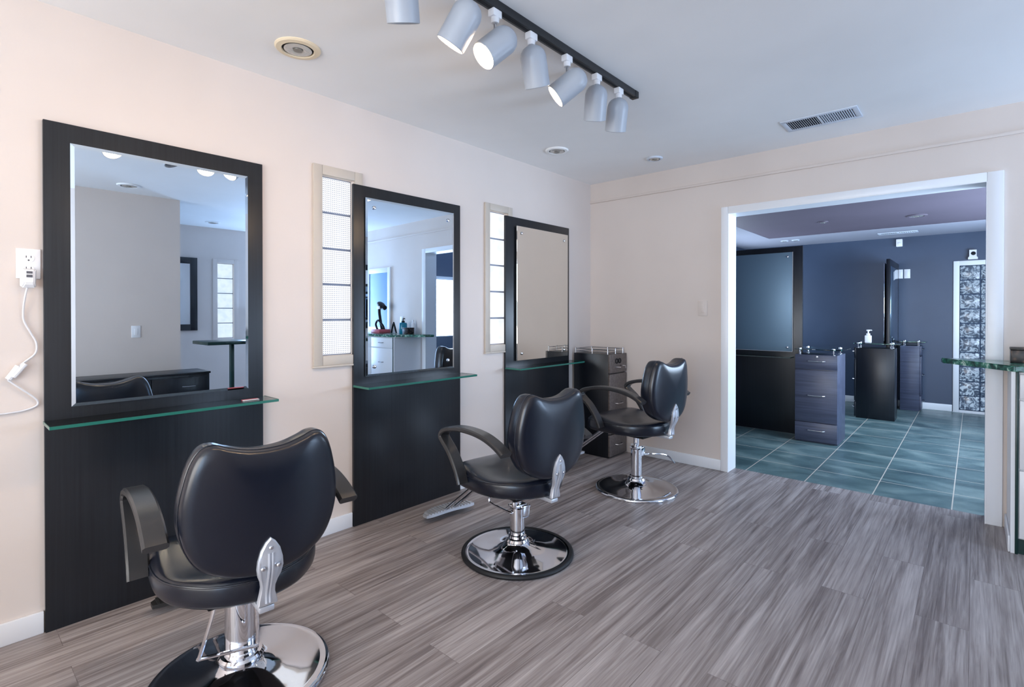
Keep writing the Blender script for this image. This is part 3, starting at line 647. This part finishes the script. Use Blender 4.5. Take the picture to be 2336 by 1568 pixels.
# ------------------------------------------------------------------ mirrored side of the room
t = thing('storage_bench', 'low black cabinet along the far side wall, seen in the first mirror', 'cabinet', (3.3,-2.2,0))
quick('body', (0,-1.5,.0), (.398,0,.615), M['lamblack'], t, .002); quick('bench_top', (-.01,-1.51,.6155), (.399,.01,.636), M['lam'], t, .002)
for k in range(3):
    d = quick('cabinet_door', (-.016,-.02-.49*(k+1),.06), (0,-.02-.49*k-.01,.59), M['lamblack'], t, .002)
    b = B(); tube(b, [(-.016,-.25-.49*k,.5),(-.034,-.24-.49*k,.5),(-.034,-.14-.49*k,.5),(-.016,-.13-.49*k,.5)], .004, 8); build('handle', b, M['steel'], d)
t = thing('wall_mirror', 'dark framed mirror on the far right wall, seen in the first mirror', 'mirror', (RX,-2.1,1.5))
b = B(); y0, y1, z0, z1, f = -.55, .43, -.5, .5, .085
box(b, (-.03,y0,z0), (0,y0+f,z1), .002); box(b, (-.03,y1-f,z0), (0,y1,z1), .002); box(b, (-.03,y0+f,z0), (0,y1-f,z0+f), .002); box(b, (-.03,y0+f,z1-f), (0,y1-f,z1), .002); build('frame', b, M['lam'], t)
quick('mirror_glass', (-.015,y0+f,z0+f), (-.004,y1-f,z1-f), M['mirror'], t)

# ------------------------------------------------------------------ tiled room furniture
t = thing('styling_partition', 'tall black partition with a large frosted mirror, just inside the tiled room', 'partition', (1.0,1.77,0), 0, 'partitions in the tiled room')
quick('board', (-.55,0,0), (.39,.03,1.925), M['lamblack'], t, .002)
m1 = quick('mirror', (-.45,-.026,.842), (.308,-.018,1.866), M['frost'], t, .002)
b = B(); box(b, (.3035,-.0285,.842), (.309,-.017,1.866)); box(b, (-.45,-.0285,.84), (.309,-.017,.845)); build('mirror_edge', b, M['steel'], m1, smooth=False)
for x in (-.40,.258):
    for z in (.885,1.82):
        b = B(); lathe(b, [(.008,-.02),(.008,0),(.012,.001),(.012,.004),(.006,.007)], 16, (x,-.027,z), (0,-1,0)); build('mirror_screw', b, M['chrome'], m1)
b = B(); box(b, (-.5,-.15,.782), (.315,-.002,.792)); build('glass_shelf', b, M['shelfglass'], t, smooth=False)
t = thing('styling_partition', 'upright black partition seen edge-on against the navy wall', 'partition', (1.915,3.95,0), 0, 'partitions in the tiled room')
quick('board', (-.006,-.49,0), (.03,.46,1.885), M['lamblack'], t, .002)
m1 = quick('mirror', (-.034,-.46,.85), (-.026,.42,1.84), M['mirror'], t, .001)
quick('mirror', (.031,-.46,.85), (.037,.3,1.80), M['mirror_dim'], t, .001)
def pedestal(x0, x1, y0, y1, h, label, face, m):
    t = thing('pedestal_cabinet', label, 'cabinet', ((x0+x1)/2,(y0+y1)/2,0), 0, 'pedestal cabinets in the tiled room')
    w, d = (x1-x0)/2, (y1-y0)/2; th = .018
    lo = [-w,-d,0]; hi = [w,d,h]
    if face == '-y': lo[1] += th
    if face == '-x': lo[0] += th
    if face == '+x': hi[0] -= th
    quick('body', lo, hi, m[0], t, .002)
    for (z0, z1, hz) in ((.015,.19,.12),(.2,.692,.452),(.702,h,.78)):
        if face == '-y': dr = quick('drawer', (-w,-d,z0), (w,-d+th,z1), m[1], t, .002)
        elif face == '-x': dr = quick('drawer', (-w,-d,z0), (-w+th,d,z1), m[1], t, .002)
        else: dr = quick('drawer', (w-th,-d,z0), (w,d,z1), m[1], t, .002)
        b = B(); P = [(-.075,0),(-.06,.022),(0,.026),(.06,.022),(.075,0)]
        if face == '-y': pts = [(u,-d-v,hz) for u,v in P]
        elif face == '-x': pts = [(-w-v,u,hz) for u,v in P]
        else: pts = [(w+v,u,hz) for u,v in P]
        tube(b, pts, .0055, 8); build('handle', b, M['steel'], dr)
        if z0 > .6 and face == '-y':
            b = B(); lathe(b, [(.012,0),(.012,.004),(.008,.006)], 16, (.01,-d,.822), (0,-1,0)); build('lock', b, M['chrome'], dr)
    gl = B(); box(gl, (-w-.005,-d-.005,h+.046), (w+.045,d+.005,h+.054)); g = build('glass_top', gl, M['shelfglass'], t, smooth=False)
    for sx in (-1,1):
        for sy in (-1,1):
            b = B(); lathe(b, [(.014,0),(.014,.004),(.009,.006),(.009,.046),(.014,.048),(.014,.062),(.009,.064)], 14, (sx*(w-.035),sy*(d-.035),h)); build('glass_post', b, M['chrome'], g)
    return t
pedestal(1.394, 1.748, 1.47, 1.87, .84, 'blue-black drawer pedestal beside the frosted mirror partition, its drawers facing the camera', '-y', (M['lamnavy'], M['lamnavy']))
pedestal(1.63, 2.02, 3.18, 3.44, .828, 'middle black pedestal with a white soap bottle on top', '-x', (M['lamblack'], M['lamblack']))
pedestal(1.985, 2.2, 4.15, 4.39, .822, 'farthest pedestal, against the navy wall right of the upright partition', '+x', (M['lamnavy'], M['lamnavy']))
t = thing('soap_dispenser', 'white pump soap bottle on the middle pedestal in the tiled room', 'bottle', (1.752,3.31,.8835))
b = B(); box(b, (-.033,-.022,0), (.033,.022,.09), .008); build('bottle_body', b, M['bottle_white'], t)
b = B(); lathe(b, [(.012,.088),(.02,.094),(.02,.112),(.007,.114),(.007,.14),(.018,.142),(.018,.156),(.001,.158)], 18); tube(b, [(0,0,.15),(.03,0,.152),(.036,0,.146)], .006, 8); build('pump_top', b, M['bottle_white'], t)

# ------------------------------------------------------------------ camera
f_px = 1185.145
cam = D.cameras.new('camera'); co = D.objects.new('camera', cam); COL.objects.link(co); SC.camera = co
co.location = (2.6984,-4.1403,1.24); co.rotation_euler = (rad(90-.3596), 0, rad(41.686))
cam.sensor_width = 36.; cam.sensor_fit = 'HORIZONTAL'; cam.lens = f_px*36/2336; cam.shift_y = -(784-721.743)/2336; cam.clip_start = .05

# ------------------------------------------------------------------ light
w = D.worlds.new('world'); SC.world = w; w.use_nodes = True
bg = w.node_tree.nodes['Background']; bg.inputs[0].default_value = (.72,.84,1.,1); bg.inputs[1].default_value = 1.6
def area(name, loc, rot, sx, sy, power, col):
    l = D.lights.new(name, 'AREA'); l.shape = 'RECTANGLE'; l.size = sx; l.size_y = sy; l.energy = power; l.color = col
    o = D.objects.new(name, l); COL.objects.link(o); o.location = loc; o.rotation_euler = rot; return o
# daylight through the added shop front and added right window, and the tiled room's side window
area('added_daylight_front', (1.6, FY+.06, 1.35), (rad(112),0,0), 2.1, 1.9, 96, (1.,.955,.90))  # neutral half of the light added behind the camera
area('added_daylight_front', (3.8, FY+.06, 1.35), (rad(112),0,0), 2.1, 1.9, 140, (.53,.73,1.))  # blue half, added to cool the right side of the room
area('added_daylight_right', (RX-.04, -.57, 1.22), (0,rad(112),0), 1.8, .85, 80, (.50,.70,1.))  # lamp at the unseen right window, added for blue light
area('added_daylight_tiled_left', (.01, 3.2, 1.4), (0,rad(-95),0), .9, 1.6, 34, (.66,.80,1.))  # lamp at the unseen left window, added to lift the navy wall
area('daylight_tiled_room', (R2X-.01, 1.8, 1.34), (0,rad(100),0), .9, 3.1, 165, (.60,.77,1.))
SC.view_settings.view_transform = 'Standard'; SC.view_settings.look = 'None'; SC.view_settings.exposure = .05; SC.view_settings.gamma = 1.; SC.view_settings.use_curve_mapping = False
SC.render.engine = 'CYCLES'
SC.cycles.use_denoising = True
SC.cycles.use_adaptive_sampling = True; SC.cycles.adaptive_threshold = .06; SC.cycles.adaptive_min_samples = 24; SC.cycles.max_bounces = 8; SC.cycles.diffuse_bounces = 5; SC.cycles.glossy_bounces = 5; SC.cycles.transparent_max_bounces = 12; SC.cycles.caustics_reflective = False; SC.cycles.caustics_refractive = False
SC.cycles.sample_clamp_indirect = 6.
